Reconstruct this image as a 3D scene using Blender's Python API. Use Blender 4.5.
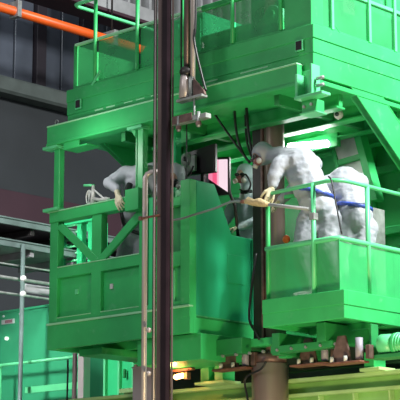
import bpy, bmesh, math, random
from mathutils import Vector, Matrix, noise
random.seed(4)
for o in list(bpy.data.objects): bpy.data.objects.remove(o)
S = bpy.context.scene; C = S.collection
# ---------------------------------------------------------------- camera
cam = bpy.data.cameras.new('camera'); co = bpy.data.objects.new('camera', cam); C.objects.link(co)
AZ = math.radians(43.4); TH = math.radians(11.858)
co.location = (10.614, -13.36, 1.6)
co.rotation_euler = (math.pi/2 + TH, 0, AZ)
cam.sensor_width = 36; cam.lens = 36*1686/400; cam.clip_end = 200
S.camera = co
S.view_settings.view_transform = 'Standard'; S.view_settings.look = 'None'
S.view_settings.gamma = 1; S.view_settings.use_curve_mapping = False
S.view_settings.exposure = 0.0
# ---------------------------------------------------------------- world and large lights
w = bpy.data.worlds.new('hall_ambient'); S.world = w; w.use_nodes = True
w.node_tree.nodes['Background'].inputs[0].default_value = (0.86, 0.93, 1.0, 1)
w.node_tree.nodes['Background'].inputs[1].default_value = 0.20
def area(name, loc, to, size, power, col=(1, 1, 1), sy=None):
    l = bpy.data.lights.new(name, 'AREA'); l.energy = power; l.color = col
    l.size = size
    if sy: l.shape = 'RECTANGLE'; l.size_y = sy
    o = bpy.data.objects.new(name, l); C.objects.link(o); o.location = loc
    o.rotation_euler = (Vector(to)-Vector(loc)).to_track_quat('-Z', 'Y').to_euler(); return o
area('hall_light', (9, 1.8, 15), (-0.5, 0.8, 5.5), 3.0, 6500, (0.97, 1, 0.97))
area('hall_light', (-4.0, -10.5, 9), (-2.8, 0, 5.5), 3.0, 220, (0.97, 1, 0.98))
hl = area('hall_light', (-7.2, -6.5, 8), (-9.6, 4.2, 4.9), 1.6, 170, (0.95, 1, 1)); hl.data.spread = math.radians(55)
area('hall_light', (-9, 2, 15.5), (-14, 14, 10), 3.0, 260, (0.9, 0.95, 1))
area('work_light', (1.5, -2.2, 1.2), (-0.8, 0.9, 3.4), 0.6, 150, (1.0, 0.82, 0.42))

# ---------------------------------------------------------------- materials
M = {}
def mat(name, col, rough=.5, metal=0, var=.12, scale=3., bump=0., bscale=40, spec=.5, alpha=1, emit=None, estr=0,
        wear=None, wearamt=0., stretch=None, coat=0):
    m = bpy.data.materials.new(name); m.use_nodes = True; N = m.node_tree.nodes; L = m.node_tree.links
    b = N['Principled BSDF']; b.inputs['Roughness'].default_value = rough; b.inputs['Metallic'].default_value = metal
    b.inputs['Specular IOR Level'].default_value = spec
    tc = N.new('ShaderNodeTexCoord'); mp = N.new('ShaderNodeMapping'); L.new(tc.outputs['Object'], mp.inputs[0])
    if stretch: mp.inputs['Scale'].default_value = stretch
    n = N.new('ShaderNodeTexNoise'); n.inputs['Scale'].default_value = scale; n.inputs['Detail'].default_value = 6
    L.new(mp.outputs[0], n.inputs[0])
    r = N.new('ShaderNodeValToRGB'); L.new(n.outputs[0], r.inputs[0])
    c0 = [max(0, c*(1-var)) for c in col]; c1 = [min(1, c*(1+var)) for c in col]
    r.color_ramp.elements[0].position = .3; r.color_ramp.elements[0].color = (*c0, 1)
    r.color_ramp.elements[1].position = .7; r.color_ramp.elements[1].color = (*c1, 1)
    out = r.outputs[0]
    if wear:
        n2 = N.new('ShaderNodeTexNoise'); n2.inputs['Scale'].default_value = 9; n2.inputs['Detail'].default_value = 9
        L.new(mp.outputs[0], n2.inputs[0])
        r2 = N.new('ShaderNodeValToRGB'); r2.color_ramp.elements[0].position = .6; r2.color_ramp.elements[1].position = .72
        r2.color_ramp.elements[1].color = (wearamt,)*3+(1,)
        L.new(n2.outputs[0], r2.inputs[0])
        mx = N.new('ShaderNodeMix'); mx.data_type = 'RGBA'; L.new(r2.outputs[0], mx.inputs[0])
        L.new(out, mx.inputs[6]); mx.inputs[7].default_value = (*wear, 1); out = mx.outputs[2]
    L.new(out, b.inputs['Base Color'])
    if bump:
        nb = N.new('ShaderNodeTexNoise'); nb.inputs['Scale'].default_value = bscale; nb.inputs['Detail'].default_value = 4
        L.new(mp.outputs[0], nb.inputs[0])
        bp = N.new('ShaderNodeBump'); bp.inputs['Strength'].default_value = bump; bp.inputs['Distance'].default_value = .02
        L.new(nb.outputs[0], bp.inputs['Height']); L.new(bp.outputs[0], b.inputs['Normal'])
    if alpha < 1: b.inputs['Alpha'].default_value = alpha
    if emit: b.inputs['Emission Color'].default_value = (*emit, 1); b.inputs['Emission Strength'].default_value = estr
    if coat: b.inputs['Coat Weight'].default_value = coat
    M[name] = m; return m
mat('green', (.036, .44, .122), .4, var=.2, scale=1.6, wear=(.10, .46, .2), wearamt=.5, bump=.06, bscale=12)
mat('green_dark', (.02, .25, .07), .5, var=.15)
mat('green_teal', (.022, .36, .17), .28, var=.22, scale=2.2, stretch=(1, 1, .35))
mat('green_mesh', (.045, .40, .14), .45, var=.15, alpha=.6)
mat('green_mesh_open', (.05, .50, .16), .45, var=.1, alpha=.62)
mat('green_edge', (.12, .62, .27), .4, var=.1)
mat('edge_highlight', (.34, .72, .42), .4, var=.15)  # highlight painted into the colour of thin edges and lips
mat('container_green', (.035, .34, .155), .45, var=.18, scale=.9)
mat('bright_green', (.03, .55, .2), .45, var=.1)
mat('wall_dark', (.027, .031, .036), .7, var=.2, scale=.6)
mat('wall_maroon', (.045, .018, .028), .7, var=.2, scale=.6)
mat('pillar_dark', (.012, .008, .014), .7)
mat('wall_panel', (.075, .085, .11), .35, var=.5, scale=.5)
mat('ledge_grey', (.07, .085, .08), .6, var=.2)
mat('grey_light', (.34, .34, .35), .55, var=.2)
mat('floor_grey', (.22, .23, .22), .5, var=.1)
mat('orange', (.85, .11, .01), .4, var=.1)
mat('orange_plastic', (.9, .15, .02), .4)
mat('pole_dark', (.028, .014, .02), .32, metal=.35, var=.3)
mat('pole_brown', (.20, .14, .135), .38, metal=.6, var=.35, scale=8, stretch=(1, 1, .1))
mat('pole_pale', (.50, .42, .41), .4, metal=.4, var=.2, stretch=(1, 1, .2))
mat('steel', (.22, .16, .14), .33, metal=.45, var=.3, scale=5, stretch=(1, 1, .08))
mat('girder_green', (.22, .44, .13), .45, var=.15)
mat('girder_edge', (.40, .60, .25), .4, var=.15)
mat('sleeve', (.52, .36, .32), .3, metal=.35, var=.2, scale=5, stretch=(1, 1, .08))
mat('steel_dark', (.05, .045, .045), .4, metal=.6, var=.3)
mat('galvanised', (.36, .37, .36), .45, metal=.5, var=.3, scale=12)
mat('brown_metal', (.17, .10, .09), .5, metal=.4, var=.4, scale=12)
mat('rust', (.2, .08, .055), .6, metal=.2, var=.4, scale=20)
mat('catwalk', (.13, .18, .17), .5, metal=.2, var=.3)
mat('catwalk_under', (.30, .28, .30), .6, var=.3)
mat('rubber', (.008, .009, .01), .45, var=.2)
mat('black_panel', (.012, .008, .012), .35, var=.3)
mat('hose_grey', (.16, .2, .2), .4)
mat('suit', (.36, .37, .41), .6, var=.07, scale=5, bump=.5, bscale=9)
mat('suit_blue', (.42, .50, .54), .6, var=.1, scale=5, bump=.5, bscale=9)
mat('tape_blue', (.05, .09, .42), .35, var=.3, scale=30)
mat('glove', (.62, .55, .38), .5, var=.15, scale=20)
mat('skin', (.36, .2, .16), .5)
mat('mask_pink', (.22, .085, .09), .35, var=.4, scale=25)
mat('mask_grey', (.45, .44, .42), .4)
mat('lens', (.03, .03, .035), .08, spec=.9)
mat('rag', (.58, .44, .24), .8, var=.25, scale=30, bump=.6, bscale=40)
mat('white_paint', (.62, .62, .60), .45)
mat('window_panel', (.72, .66, .66), .35, var=.2, scale=4)
mat('beam_shade', (.02, .035, .03), .6)  # shadow beneath the decks, painted into the underframe beam colour
mat('box_grey', (.27, .25, .31), .5, var=.1)
mat('white_light', (1, 1, 1), emit=(1, 1, .97), estr=9)
mat('small_light', (1, 1, 1), emit=(.95, 1, .97), estr=5)
mat('sodium_light', (1, .5, .2), emit=(1, .42, .12), estr=14)
mat('indicator', (.8, .9, .8), emit=(.85, 1, .85), estr=1.2)
mat('plate_red', (.25, .12, .14), .5, var=.3, scale=40)
mat('plate_white', (.45, .5, .48), .5)
# pink and white picture on the screen
def screen_mat():
    m = bpy.data.materials.new('screen_picture'); m.use_nodes = True; N = m.node_tree.nodes; L = m.node_tree.links
    b = N['Principled BSDF']; tc = N.new('ShaderNodeTexCoord'); sx = N.new('ShaderNodeSeparateXYZ')
    L.new(tc.outputs['Generated'], sx.inputs[0])
    r = N.new('ShaderNodeValToRGB'); r.color_ramp.interpolation = 'CONSTANT'
    e = r.color_ramp.elements; e[0].color = (.9, .25, .42, 1); e[1].position = .22; e[1].color = (.95, .10, .24, 1)
    q = e.new(.45); q.color = (.95, .42, .58, 1); q = e.new(.55); q.color = (.95, .72, .82, 1)
    L.new(sx.outputs[0], r.inputs[0]); L.new(r.outputs[0], b.inputs['Emission Color'])
    b.inputs['Emission Strength'].default_value = 1.0; b.inputs['Base Color'].default_value = (.1, .1, .1, 1); M['screen_picture'] = m
screen_mat()

# ---------------------------------------------------------------- mesh helpers (everything in metres, world axes)
def link(name, bm, m, parent=None, bevel=0, smooth=False, label=None, kind=None):
    me = bpy.data.meshes.new(name); bmesh.ops.recalc_face_normals(bm, faces=bm.faces[:]); bm.to_mesh(me); bm.free()
    o = bpy.data.objects.new(name, me); C.objects.link(o)
    me.materials.append(M[m])
    if smooth:
        for p in me.polygons: p.use_smooth = True
    if parent:
        o.parent = parent
        base = parent.get('_base'); 
        o.location = (-Vector(base)) if base else (0, 0, 0)
    if bevel:
        b = o.modifiers.new('bevel', 'BEVEL'); b.width = bevel; b.segments = 1; b.limit_method = 'ANGLE'
    if label: o['label'] = label
    if kind: o['kind'] = kind
    return o
JIT = [0]
def abox(bm, x0, x1, y0, y1, z0, z1, rot=None, piv=None):
    JIT[0] += 1; e = (JIT[0] % 9)*.00035; x0 -= e; x1 += e; y0 -= e; y1 += e; z0 -= e; z1 += e   # rolling tolerance: no two plates share a plane
    vs = [bm.verts.new((x, y, z)) for x in (x0, x1) for y in (y0, y1) for z in (z0, z1)]
    for f in ((0, 1, 3, 2), (4, 6, 7, 5), (0, 4, 5, 1), (2, 3, 7, 6), (0, 2, 6, 4), (1, 5, 7, 3)):
        bm.faces.new([vs[i] for i in f])
    if rot: bmesh.ops.rotate(bm, verts=vs, cent=piv or ((x0+x1)/2, (y0+y1)/2, (z0+z1)/2), matrix=rot)
    return vs
def aprism(bm, pts, axis, a, b):
    """polygon pts (2D in the two other axes) pushed along axis from a to b"""
    JIT[0] += 1; e = (JIT[0] % 9)*.00035; a -= e; b += e
    def v(p, t):
        q = list(p); q.insert(axis, t); return bm.verts.new(q)
    A = [v(p, a) for p in pts]; Bv = [v(p, b) for p in pts]; n = len(pts)
    bm.faces.new(A); bm.faces.new(Bv[::-1])
    for i in range(n): bm.faces.new((A[i], A[(i+1) % n], Bv[(i+1) % n], Bv[i]))
def atube(bm, pts, r, seg=12, closed=False, caps=True):
    pts = [Vector(p) for p in pts]; rings = []; n = len(pts)
    rr = r if isinstance(r, (list, tuple)) else [r]*n
    up = None
    for i, p in enumerate(pts):
        if closed: t = (pts[(i+1) % n]-pts[i-1]).normalized()
        else: t = (pts[min(i+1, n-1)]-pts[max(i-1, 0)]).normalized()
        if up is None: up = Vector((0, 0, 1)) if abs(t.z) < .9 else Vector((1, 0, 0))
        a = t.cross(up).normalized(); b = a.cross(t).normalized(); up = b
        rings.append([bm.verts.new(p+(a*math.cos(2*math.pi*k/seg)+b*math.sin(2*math.pi*k/seg))*rr[i]) for k in range(seg)])
    m = n if closed else n-1
    for i in range(m):
        A = rings[i]; B = rings[(i+1) % n]
        for k in range(seg): bm.faces.new((A[k], A[(k+1) % seg], B[(k+1) % seg], B[k]))
    if caps and not closed: bm.faces.new(rings[0][::-1]); bm.faces.new(rings[-1])
def aball(bm, c, r, seg=12, rings=8, sc=(1, 1, 1), rot=None):
    c = Vector(c); P = []
    for i in range(1, rings):
        a = math.pi*i/rings
        P.append([(math.sin(a)*math.cos(2*math.pi*k/seg), math.sin(a)*math.sin(2*math.pi*k/seg), math.cos(a)) for k in range(seg)])
    def V(p):
        q = Vector((p[0]*r*sc[0], p[1]*r*sc[1], p[2]*r*sc[2]))
        return bm.verts.new(c+(rot @ q if rot else q))
    R_ = [[V(p) for p in ring] for ring in P]; t_ = V((0, 0, 1)); b_ = V((0, 0, -1))
    for k in range(seg):
        k2 = (k+1) % seg
        bm.faces.new((t_, R_[0][k], R_[0][k2])); bm.faces.new((b_, R_[-1][k2], R_[-1][k]))
        for A, B in zip(R_, R_[1:]): bm.faces.new((A[k], B[k], B[k2], A[k2]))
def smoothpath(p, n=6):
    p = [Vector(q) for q in p]; out = []
    for i in range(len(p)-1):
        a = p[max(i-1, 0)]; b = p[i]; c = p[i+1]; d = p[min(i+2, len(p)-1)]
        for k in range(n):
            t = k/n
            out.append(.5*((2*b)+(c-a)*t+(2*a-5*b+4*c-d)*t*t+(3*b-a-3*c+d)*t**3))
    out.append(p[-1]); return out
def thing(name, label, cat, base, group=None):
    o = bpy.data.objects.new(name, None); C.objects.link(o); o.location = base; o['_base'] = list(base)
    o['label'] = label; o['category'] = cat; o.empty_display_size = .1
    if group: o['group'] = group
    return o
def tag(o, label, cat, group=None):
    o['label'] = label; o['category'] = cat
    if group: o['group'] = group
    return o
def struct(o): o['kind'] = 'structure'; return o
def box(par, name, m, *bx, bevel=.005, label=None, kind=None):
    bm = bmesh.new()
    for b in bx: abox(bm, *b)
    return link(name, bm, m, par, bevel, label=label, kind=kind)
def prism(par, name, m, pts, axis, a, b, bevel=.005, label=None):
    bm = bmesh.new(); aprism(bm, pts, axis, a, b); return link(name, bm, m, par, bevel, label=label)
def tube(par, name, m, pts, r, seg=12, closed=False, label=None, sm=False, n=6):
    bm = bmesh.new(); atube(bm, smoothpath(pts, n) if sm else pts, r, seg, closed); return link(name, bm, m, par, 0, True, label=label)
def child_of(part, name, m, fn, bevel=0, smooth=False, label=None):
    """sub-part under a part (which already carries its thing's offset)"""
    bm = bmesh.new(); fn(bm); o = link(name, bm, m, None, bevel, smooth, label); o.parent = part; return o

# ================================================================ SETTING
struct(box(None, 'floor', 'floor_grey', (-30, 30, -30, 45, -.2, 0), bevel=0))
wall = struct(box(None, 'wall_left', 'wall_dark', (-14.6, -14.1, -6, 30, 0, 10.35), (-14.9, -14.3, -6, 30, 10.3, 17), bevel=0))
struct(box(None, 'wall_back', 'wall_dark', (-14.6, 30, 30, 30.4, 0, 17), bevel=0))
for k in range(9):
    y = 4.45+k*1.24*1.0
    p = box(None, 'pillar', 'pillar_dark', (-14.3, -14.02, y+1.02, y+1.27, 10.7, 17), bevel=.01); p.parent = wall
    g = box(None, 'wall_panel', 'wall_panel', (-14.3, -14.14, y+.03, y+.5, 10.8, 17), (-14.3, -14.12, y+.53, y+.99, 10.8, 17), bevel=.01); g.parent = wall
tr = struct(box(None, 'trim_1', 'ledge_grey', (-14.3, -13.75, -6, 30, 10.35, 10.68), bevel=.05))
struct(box(None, 'trim_2', 'wall_maroon', (-14.12, -14.02, -6, 30, 7.6, 8.5), bevel=.01))
# duct high on the wall, light grey, ribbed
t = thing('ventilation_duct', 'wide pale grey duct running high behind the upper platform', 'duct', (-12.6, 12, 12.0))
box(t, 'duct_body', 'grey_light', (-12.8, -12.2, 6.5, 22, 11.95, 12.24)); box(t, 'edge_strip', 'wall_maroon', (-12.84, -12.16, 6.5, 22, 11.9, 11.96))
for k in range(20): box(t, 'duct_fin', 'grey_light', (-12.75, -12.3, 8.2+k*.3, 8.26+k*.3, 12.24, 13.6))
box(t, 'top_plate', 'wall_panel', (-12.9, -12.8, 8, 22, 12.2, 13.6))
# orange crane conductor pipe
t = thing('crane_pipe', 'thick bright orange pipe sloping across the dark wall at top left', 'pipe', (-12, 6, 11.3))
tube(t, 'pipe', 'orange', [(-12, 4, 11.27), (-12, 13, 11.27)], .085, 16)
for yy in (5.62, 8.05): box(t, 'clamp', 'galvanised', (-12.12, -11.88, yy, yy+.09, 11.15, 11.46), (-12.3, -12.0, yy+.02, yy+.07, 11.4, 11.47))
for yy in (5.65, 8.08): tube(t, 'hanger_rod', 'steel_dark', [(-12, yy, 11.4), (-12, yy, 16)], .02, 8)

# catwalks at x = -9
def catwalk(z, label, under):
    t = thing('catwalk', label, 'catwalk', (-9.3, 4, z-.1))
    box(t, 'edge_girder', 'catwalk', (-9.05, -9.0, -4, 9, z-.06, z+.04), (-9.08, -8.98, -4, 9, z+.03, z+.05))
    box(t, 'deck', under, (-10.4, -9.05, -4, 9, z-.05, z-.02))
    for k in range(14): box(t, 'cross_beam', 'steel_dark' if under == 'black_panel' else 'catwalk_under', (-10.4, -9.06, -3.6+k*.9, -3.52+k*.9, z-.16, z-.05))
    box(t, 'rear_girder', 'catwalk', (-10.45, -10.4, -4, 9, z-.06, z+.04))
catwalk(6.62, 'upper grey-green steel catwalk left of the lower cab', 'black_panel')
catwalk(6.28, 'lower grey-green catwalk with pale underside, left of the lower cab', 'catwalk_under')
t = thing('pipe_rack', 'rack of thin grey pipes on a post above the green container', 'pipe rack', (-9.2, 3.35, 5))
tube(t, 'post', 'catwalk', [(-8.95, 3.36, 0), (-8.95, 3.36, 6.28)], .035)
for z, y1, r in ((5.74, 8, .028), (5.5, 8, .02), (5.95, 8, .015)): tube(t, 'pipe', 'galvanised', [(-9.05, -2, z), (-9.05, y1, z)], r)
for z in (5.74, 5.5): bm = bmesh.new(); aball(bm, (-8.93, 3.36, z), .05); link('coupling', bm, 'white_paint', t, 0, True)
tube(thing('ventilation_roll', 'short silver roll lying behind the pipe post at left', 'duct', (-9.4, 4, 5.6)), 'roll', 'grey_light', [(-9.2, 3.62, 5.65), (-9.2, 5.2, 5.65)], .07, 16)
t = thing('storage_tank', 'pale grey horizontal tank behind the catwalk posts', 'tank', (-10.8, 4, 5))
bm = bmesh.new(); atube(bm, [(-11.2, .6, 5.35), (-11.2, 3.9, 5.35)], .5, 24); link('tank_body', bm, 'box_grey', t, 0, True)
tube(t, 'tank_band', 'galvanised', [(-11.2, 2.4, 5.35), (-11.2, 2.5, 5.35)], .515, 24)

# ---- green container, lower left (front at y=4)
t = thing('equipment_container', 'large teal-green steel container behind the railing at lower left', 'container', (-9.4, 5, 0))
for k, (a, b) in enumerate(((-12.4, -11.0), (-10.98, -9.72), (-9.70, -8.2))): box(t, 'front_panel', 'container_green', (a, b, 4, 4.05, 0, 5.38), bevel=.006)
box(t, 'side_wall', 'container_green', (-8.25, -8.2, 4.05, 6, 0, 5.38)); box(t, 'roof', 'container_green', (-12.4, -8.18, 3.98, 6, 5.38, 5.42))
for x in (-10.12, -9.72): bm = bmesh.new(); aball(bm, (x, 3.98, 5.33), .02, 8, 6); link('bolt_head', bm, 'plate_white', t, 0, True)
pl = box(t, 'name_plate', 'plate_white', (-10.16, -9.86, 3.975, 3.998, 5.2, 5.27), bevel=0, label='small pale plate with a red patch')
child = child_of(pl, 'print_patch', 'plate_red', lambda bm: abox(bm, -10.07, -9.90, 3.972, 3.976, 5.212, 5.258))
bm = bmesh.new(); atube(bm, [(-10.03, 3.96, 4.965), (-10.03, 4.0, 4.965)], .028, 12); link('indicator_lamp', bm, 'indicator', t, 0, True)
for i, x in enumerate((-9.83, -9.74, -9.66)):   # faint stencil strokes
    box(t, 'stencil_mark', 'green_teal', (x, x+.025, 3.996, 3.999, 4.42, 4.56), bevel=0)
box(t, 'stencil_mark', 'green_teal', (-9.78, -9.64, 3.996, 3.999, 4.54, 4.56), bevel=0)
t = thing('guard_rail', 'light green railing in front of the teal container', 'railing', (-9.5, 3.4, 0))
tube(t, 'top_rail', 'green_edge', [(-12, 3.6, 4.48), (-7.75, 3.6, 4.48)], .024)
for x in (-11.4, -9.72): tube(t, 'rail_post', 'green_edge', [(x, 3.6, 0), (x, 3.6, 4.48)], .028)
box(t, 'toe_board', 'green_edge', (-9.1, -7.75, 3.58, 3.61, 4.0, 4.1))
t = thing('support_column', 'pair of brown-silver steel posts under the left end of the lower cab', 'column', (-7.6, 3.3, 0))
tube(t, 'thin_post', 'pole_brown', [(-7.72, 3.35, 0), (-7.72, 3.35, 4.56)], .035)
box(t, 'thick_post', 'pole_pale', (-7.62, -7.5, 3.32, 3.46, 0, 4.56)); 
tube(thing('drop_cable', 'thin black cable hanging below the left end of the cab', 'cable', (-5.2, 1, 3)), 'cable', 'rubber', [(-5.16, .9, 4.0), (-5.17, .9, 3.0), (-5.15, .9, .1)], .012, 8)

# ---- bright green enclosure seen below the cab
t = thing('green_enclosure', 'bright green panelled enclosure with ribs below the lower cab', 'enclosure', (-6.6, 4, 0))
for k in range(7):
    x = -7.4+k*.3
    box(t, 'wall_panel', 'bright_green', (x+.01, x+.29, 3.7, 3.73, 0, 4.46+0*k)); box(t, 'rib', 'green_edge', (x-.02, x+.02, 3.64, 3.71, 0, 4.46))
box(t, 'roof', 'bright_green', (-7.44, -5.2, 3.62, 5.2, 4.46, 4.5))
for k in range(3): box(t, 'handle', 'green_dark', (-6.98+k*.6, -6.95+k*.6, 3.62, 3.66, 4.1, 4.22))
# ---- bright green ladder cage seen through the left frame
t = thing('access_ladder', 'bright green ladder tower seen through the triangular frame opening', 'ladder', (-8.9, 4.5, 5.42))
for x0, x1, y, z in ((-9.42, -9.22, 4.5, 6.8), (-8.98, -8.88, 4.5, 6.8), (-8.72, -8.5, 4.5, 6.76), (-9.36, -9.3, 5.0, 6.9)): box(t, 'tower_post', 'bright_green', (x0, x1, y, y+.12, 5.42, z))
box(t, 'top_beam', 'bright_green', (-9.45, -8.45, 4.46, 4.6, 6.76, 6.86)); box(t, 'cover_plate', 'bright_green', (-8.88, -8.72, 4.9, 4.93, 5.42, 6.8))
for k in range(11): tube(t, 'rung', 'green_edge', [(-9.24, 4.5, 5.6+k*.115), (-8.96, 4.5, 5.6+k*.115)], .018, 8)
box(t, 'white_locker', 'white_paint', (-9.2, -8.75, 5.2, 5.5, 5.42, 6.12))

# ================================================================ TROLLEY GIRDER AND UNDERFRAME
t = thing('trolley_girder', 'long yellow-green bridge girder along the bottom of the picture', 'girder', (-1, 1, 2.4))
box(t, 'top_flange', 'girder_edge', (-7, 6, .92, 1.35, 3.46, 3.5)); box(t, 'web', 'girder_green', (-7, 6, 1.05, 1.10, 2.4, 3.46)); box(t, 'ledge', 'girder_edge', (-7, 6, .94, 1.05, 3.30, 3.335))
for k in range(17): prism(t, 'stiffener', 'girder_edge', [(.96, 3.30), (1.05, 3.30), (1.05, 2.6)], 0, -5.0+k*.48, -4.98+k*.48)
t = thing('rear_girder', 'second green girder with pale rail behind the thick mast sleeve', 'girder', (-1, 2.6, 2.9))
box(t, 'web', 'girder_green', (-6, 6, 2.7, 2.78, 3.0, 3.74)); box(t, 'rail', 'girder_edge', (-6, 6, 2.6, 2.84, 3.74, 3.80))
t = thing('underframe', 'green steel subframe slung beneath both decks', 'frame', (-2, 1, 3.6))
box(t, 'cross_box', 'green', (-3.1, -2.1, .1, .8, 3.7, 3.99)); box(t, 'long_beam', 'beam_shade', (-2.1, .9, 1.2, 1.35, 3.62, 3.93))
box(t, 'front_channel', 'green_dark', (-2.1, -1.72, .35, .5, 3.76, 3.93), (-1.3, -.45, .35, .5, 3.72, 3.79)); box(t, 'cross_beam', 'green_dark', (-1.28, -1.18, .35, 1.8, 3.7, 3.93)); box(t, 'cross_beam', 'green_dark', (-.62, -.5, .3, 1.8, 3.78, 3.98))  # front_channel takes a darker green for the shade under the decks
box(t, 'rear_beam', 'beam_shade', (-4.4, 1.4, 1.9, 2.1, 3.55, 4.0)); box(t, 'cross_beam', 'green', (-4.3, -3.9, .3, 2.0, 3.92, 4.0))
for x in (-2.72, -2.5): box(t, 'leg', 'green', (x, x+.13, .75, .95, 3.5, 3.74)); box(t, 'foot_plate', 'girder_edge', (x-.05, x+.18, .7, 1.0, 3.5, 3.53))
box(t, 'leg', 'green', (-.42, -.29, .85, 1.05, 3.5, 3.7)); box(t, 'foot_plate', 'girder_edge', (-.46, -.2, .82, 1.1, 3.5, 3.53))
for k in range(9): bm = bmesh.new(); atube(bm, [(-2.0+k*.2, .33, 3.745), (-2.0+k*.2, .36, 3.745)], .016, 8); link('bolt_head', bm, 'galvanised', t)
# drive hardware
def drive(x, y, z, label):
    t = thing('drive_bracket', label, 'bracket', (x, y, z-.13))
    prism(t, 'gusset', 'brown_metal', [(x-.14, z-.12), (x+.14, z-.12), (x+.06, z+.16), (x-.04, z+.16)], 1, y, y+.03)
    box(t, 'base_strip', 'rust', (x-.2, x+.3, y-.06, y+.1, z-.14, z-.12))
    for dx in (-.09, .09): bm = bmesh.new(); atube(bm, [(x+dx, y-.03, z-.12), (x+dx, y-.03, z-.06)], .022, 10); link('bolt', bm, 'white_paint', t, 0, True)
    bm = bmesh.new(); atube(bm, [(x+.23, y+.02, z-.1), (x+.23, y+.02, z+.12)], .04, 14); link('cylinder', bm, 'box_grey', t, 0, True)
    box(t, 'block', 'brown_metal', (x+.31, x+.36, y+.02, y+.1, z-.1, z+.04))
drive(-.3, .3, 3.66, 'brown triangular drive bracket with bolts under the right basket')
drive(-1.0, .6, 3.72, 'dark drive bracket right of the mast sleeve')
drive(-2.05, .5, 3.74, 'dark drive bracket left of the mast sleeve')
t = thing('drive_motor', 'round green electric motor beneath the right end of the basket', 'motor', (.2, .5, 3.56))
tube(t, 'motor_body', 'green_edge', [(.07, .5, 3.71), (.09, .5, 3.71), (.26, .5, 3.70)], [.08, .108, .108], 20); tube(t, 'end_bell', 'green', [(.26, .5, 3.70), (.29, .5, 3.70), (.46, .5, 3.70)], [.118, .118, .07], 20)
for k in range(5): tube(t, 'cooling_ring', 'green_edge', [(.30+k*.03, .5, 3.70), (.31+k*.03, .5, 3.70)], .12-.006*k, 20)
box(t, 'mount', 'green_dark', (.0, .4, .4, .62, 3.56, 3.6)); box(t, 'hanger', 'green_dark', (-.03, .0, .44, .56, 3.56, 3.93))
t = thing('work_lamp', 'glowing orange tube lamp under the cab beside the dark pole', 'lamp', (-2.8, .6, 3.6))
tube(t, 'bulb', 'sodium_light', [(-3.0, .6, 3.60), (-2.97, .6, 3.60), (-2.86, .6, 3.61), (-2.83, .6, 3.61)], [.015, .032, .032, .012], 12)
box(t, 'lamp_housing', 'rust', (-2.82, -2.76, .57, .63, 3.56, 3.64), (-3.05, -2.7, .58, .64, 3.665, 3.69))
pl_ = bpy.data.lights.new('work_lamp_light', 'POINT'); pl_.energy = 9; pl_.color = (1, .45, .15); pl_.shadow_soft_size = .04
o = bpy.data.objects.new('work_lamp_light', pl_); C.objects.link(o); o.location = (-2.88, .46, 3.62)
t = thing('control_box', 'lilac-grey box with a row of bolts below the cab, behind the thin pipe', 'box', (-3.6, .8, 2.9))
box(t, 'box_body', 'box_grey', (-3.89, -3.40, .8, .98, 2.9, 3.80))
for k in range(5): bm = bmesh.new(); atube(bm, [(-3.84+k*.1, .8, 3.83), (-3.84+k*.1, .8, 3.80)], .022, 8); link('bolt_head', bm, 'galvanised', t)
box(t, 'lid', 'box_grey', (-3.9, -3.39, .79, .99, 3.785, 3.80))
t = thing('lit_window_unit', 'pale lit pane far behind, left of the mast sleeve', 'window', (-4, 6, 0))
box(t, 'frame', 'steel_dark', (-5.75, -4.75, 6, 6.1, 3.3, 4.4)); box(t, 'pane', 'indicator', (-5.7, -4.85, 5.985, 6.0, 4.12, 4.26), (-5.7, -5.2, 5.985, 6.0, 3.85, 4.0))

# ================================================================ TOWER behind (back wall of the cell)
t = thing('support_tower', 'tall green plated tower behind the workers carrying the platform', 'tower', (-1.5, 2.6, 0))
for k, (a, b) in enumerate(((-4.1, -3.3), (-3.28, -2.4), (-2.38, -1.5), (-1.48, -.6), (-.58, .5))):
    box(t, 'wall_plate', 'green', (a, b, 2.5, 2.56, 3.9, 6.5))
    box(t, 'stiffener', 'green', (b-.02, b+.04, 2.42, 2.52, 4.0, 6.5))
for z in (6.05, 5.3): box(t, 'waling', 'green', (-4.1, .5, 2.40, 2.5, z, z+.09))
box(t, 'side_plate', 'green', (-4.12, -4.06, 2.5, 4.5, 0, 6.5)); box(t, 'base', 'green', (-4.1, .5, 2.9, 4.5, 0, 3.9))

# ================================================================ UPPER PLATFORM
U0, U1 = -4.24, -.36
t = thing('upper_platform', 'broad green upper platform with stepped edge beam above the workers', 'platform', (-2.3, 1.5, 6.5))
box(t, 'front_fascia', 'green', (U0, U1, 0, .06, 6.58, 6.83), (U0, U1, -.012, .06, 6.83, 6.99), (U0, U1, -.024, .06, 6.99, 7.14), label='stepped front edge beam, in shade')
box(t, 'end_fascia', 'green', (U1-.06, U1, .0, 4, 6.58, 6.83), (U1-.06, U1+.012, -.012, 4, 6.83, 6.99), (U1-.06, U1+.024, -.024, 4, 6.99, 7.14), label='bright end edge beam at the right')
box(t, 'left_fascia', 'green', (U0, U0+.05, 0, 4, 6.55, 7.14))
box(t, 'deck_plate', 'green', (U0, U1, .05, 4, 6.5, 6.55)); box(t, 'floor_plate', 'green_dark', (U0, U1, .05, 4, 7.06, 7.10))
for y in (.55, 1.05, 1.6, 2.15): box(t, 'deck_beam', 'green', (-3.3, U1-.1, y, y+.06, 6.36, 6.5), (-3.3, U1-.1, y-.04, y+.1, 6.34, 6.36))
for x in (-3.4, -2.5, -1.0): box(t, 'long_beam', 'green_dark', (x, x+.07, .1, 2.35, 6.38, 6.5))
for k, x in enumerate((-3.75, -3.55, -3.25, -3.05, -2.8)): box(t, 'weld_strip', 'white_paint' if 0 else 'edge_highlight', (x, x+.14, -.004, 0, 6.80, 6.812), bevel=0)
box(t, 'weld_strip', 'edge_highlight', (-1.4, -1.0, -.004, 0, 6.795, 6.807), bevel=0); box(t, 'weld_strip', 'edge_highlight', (-1.95, -1.75, -.004, 0, 6.795, 6.807), bevel=0)
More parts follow.
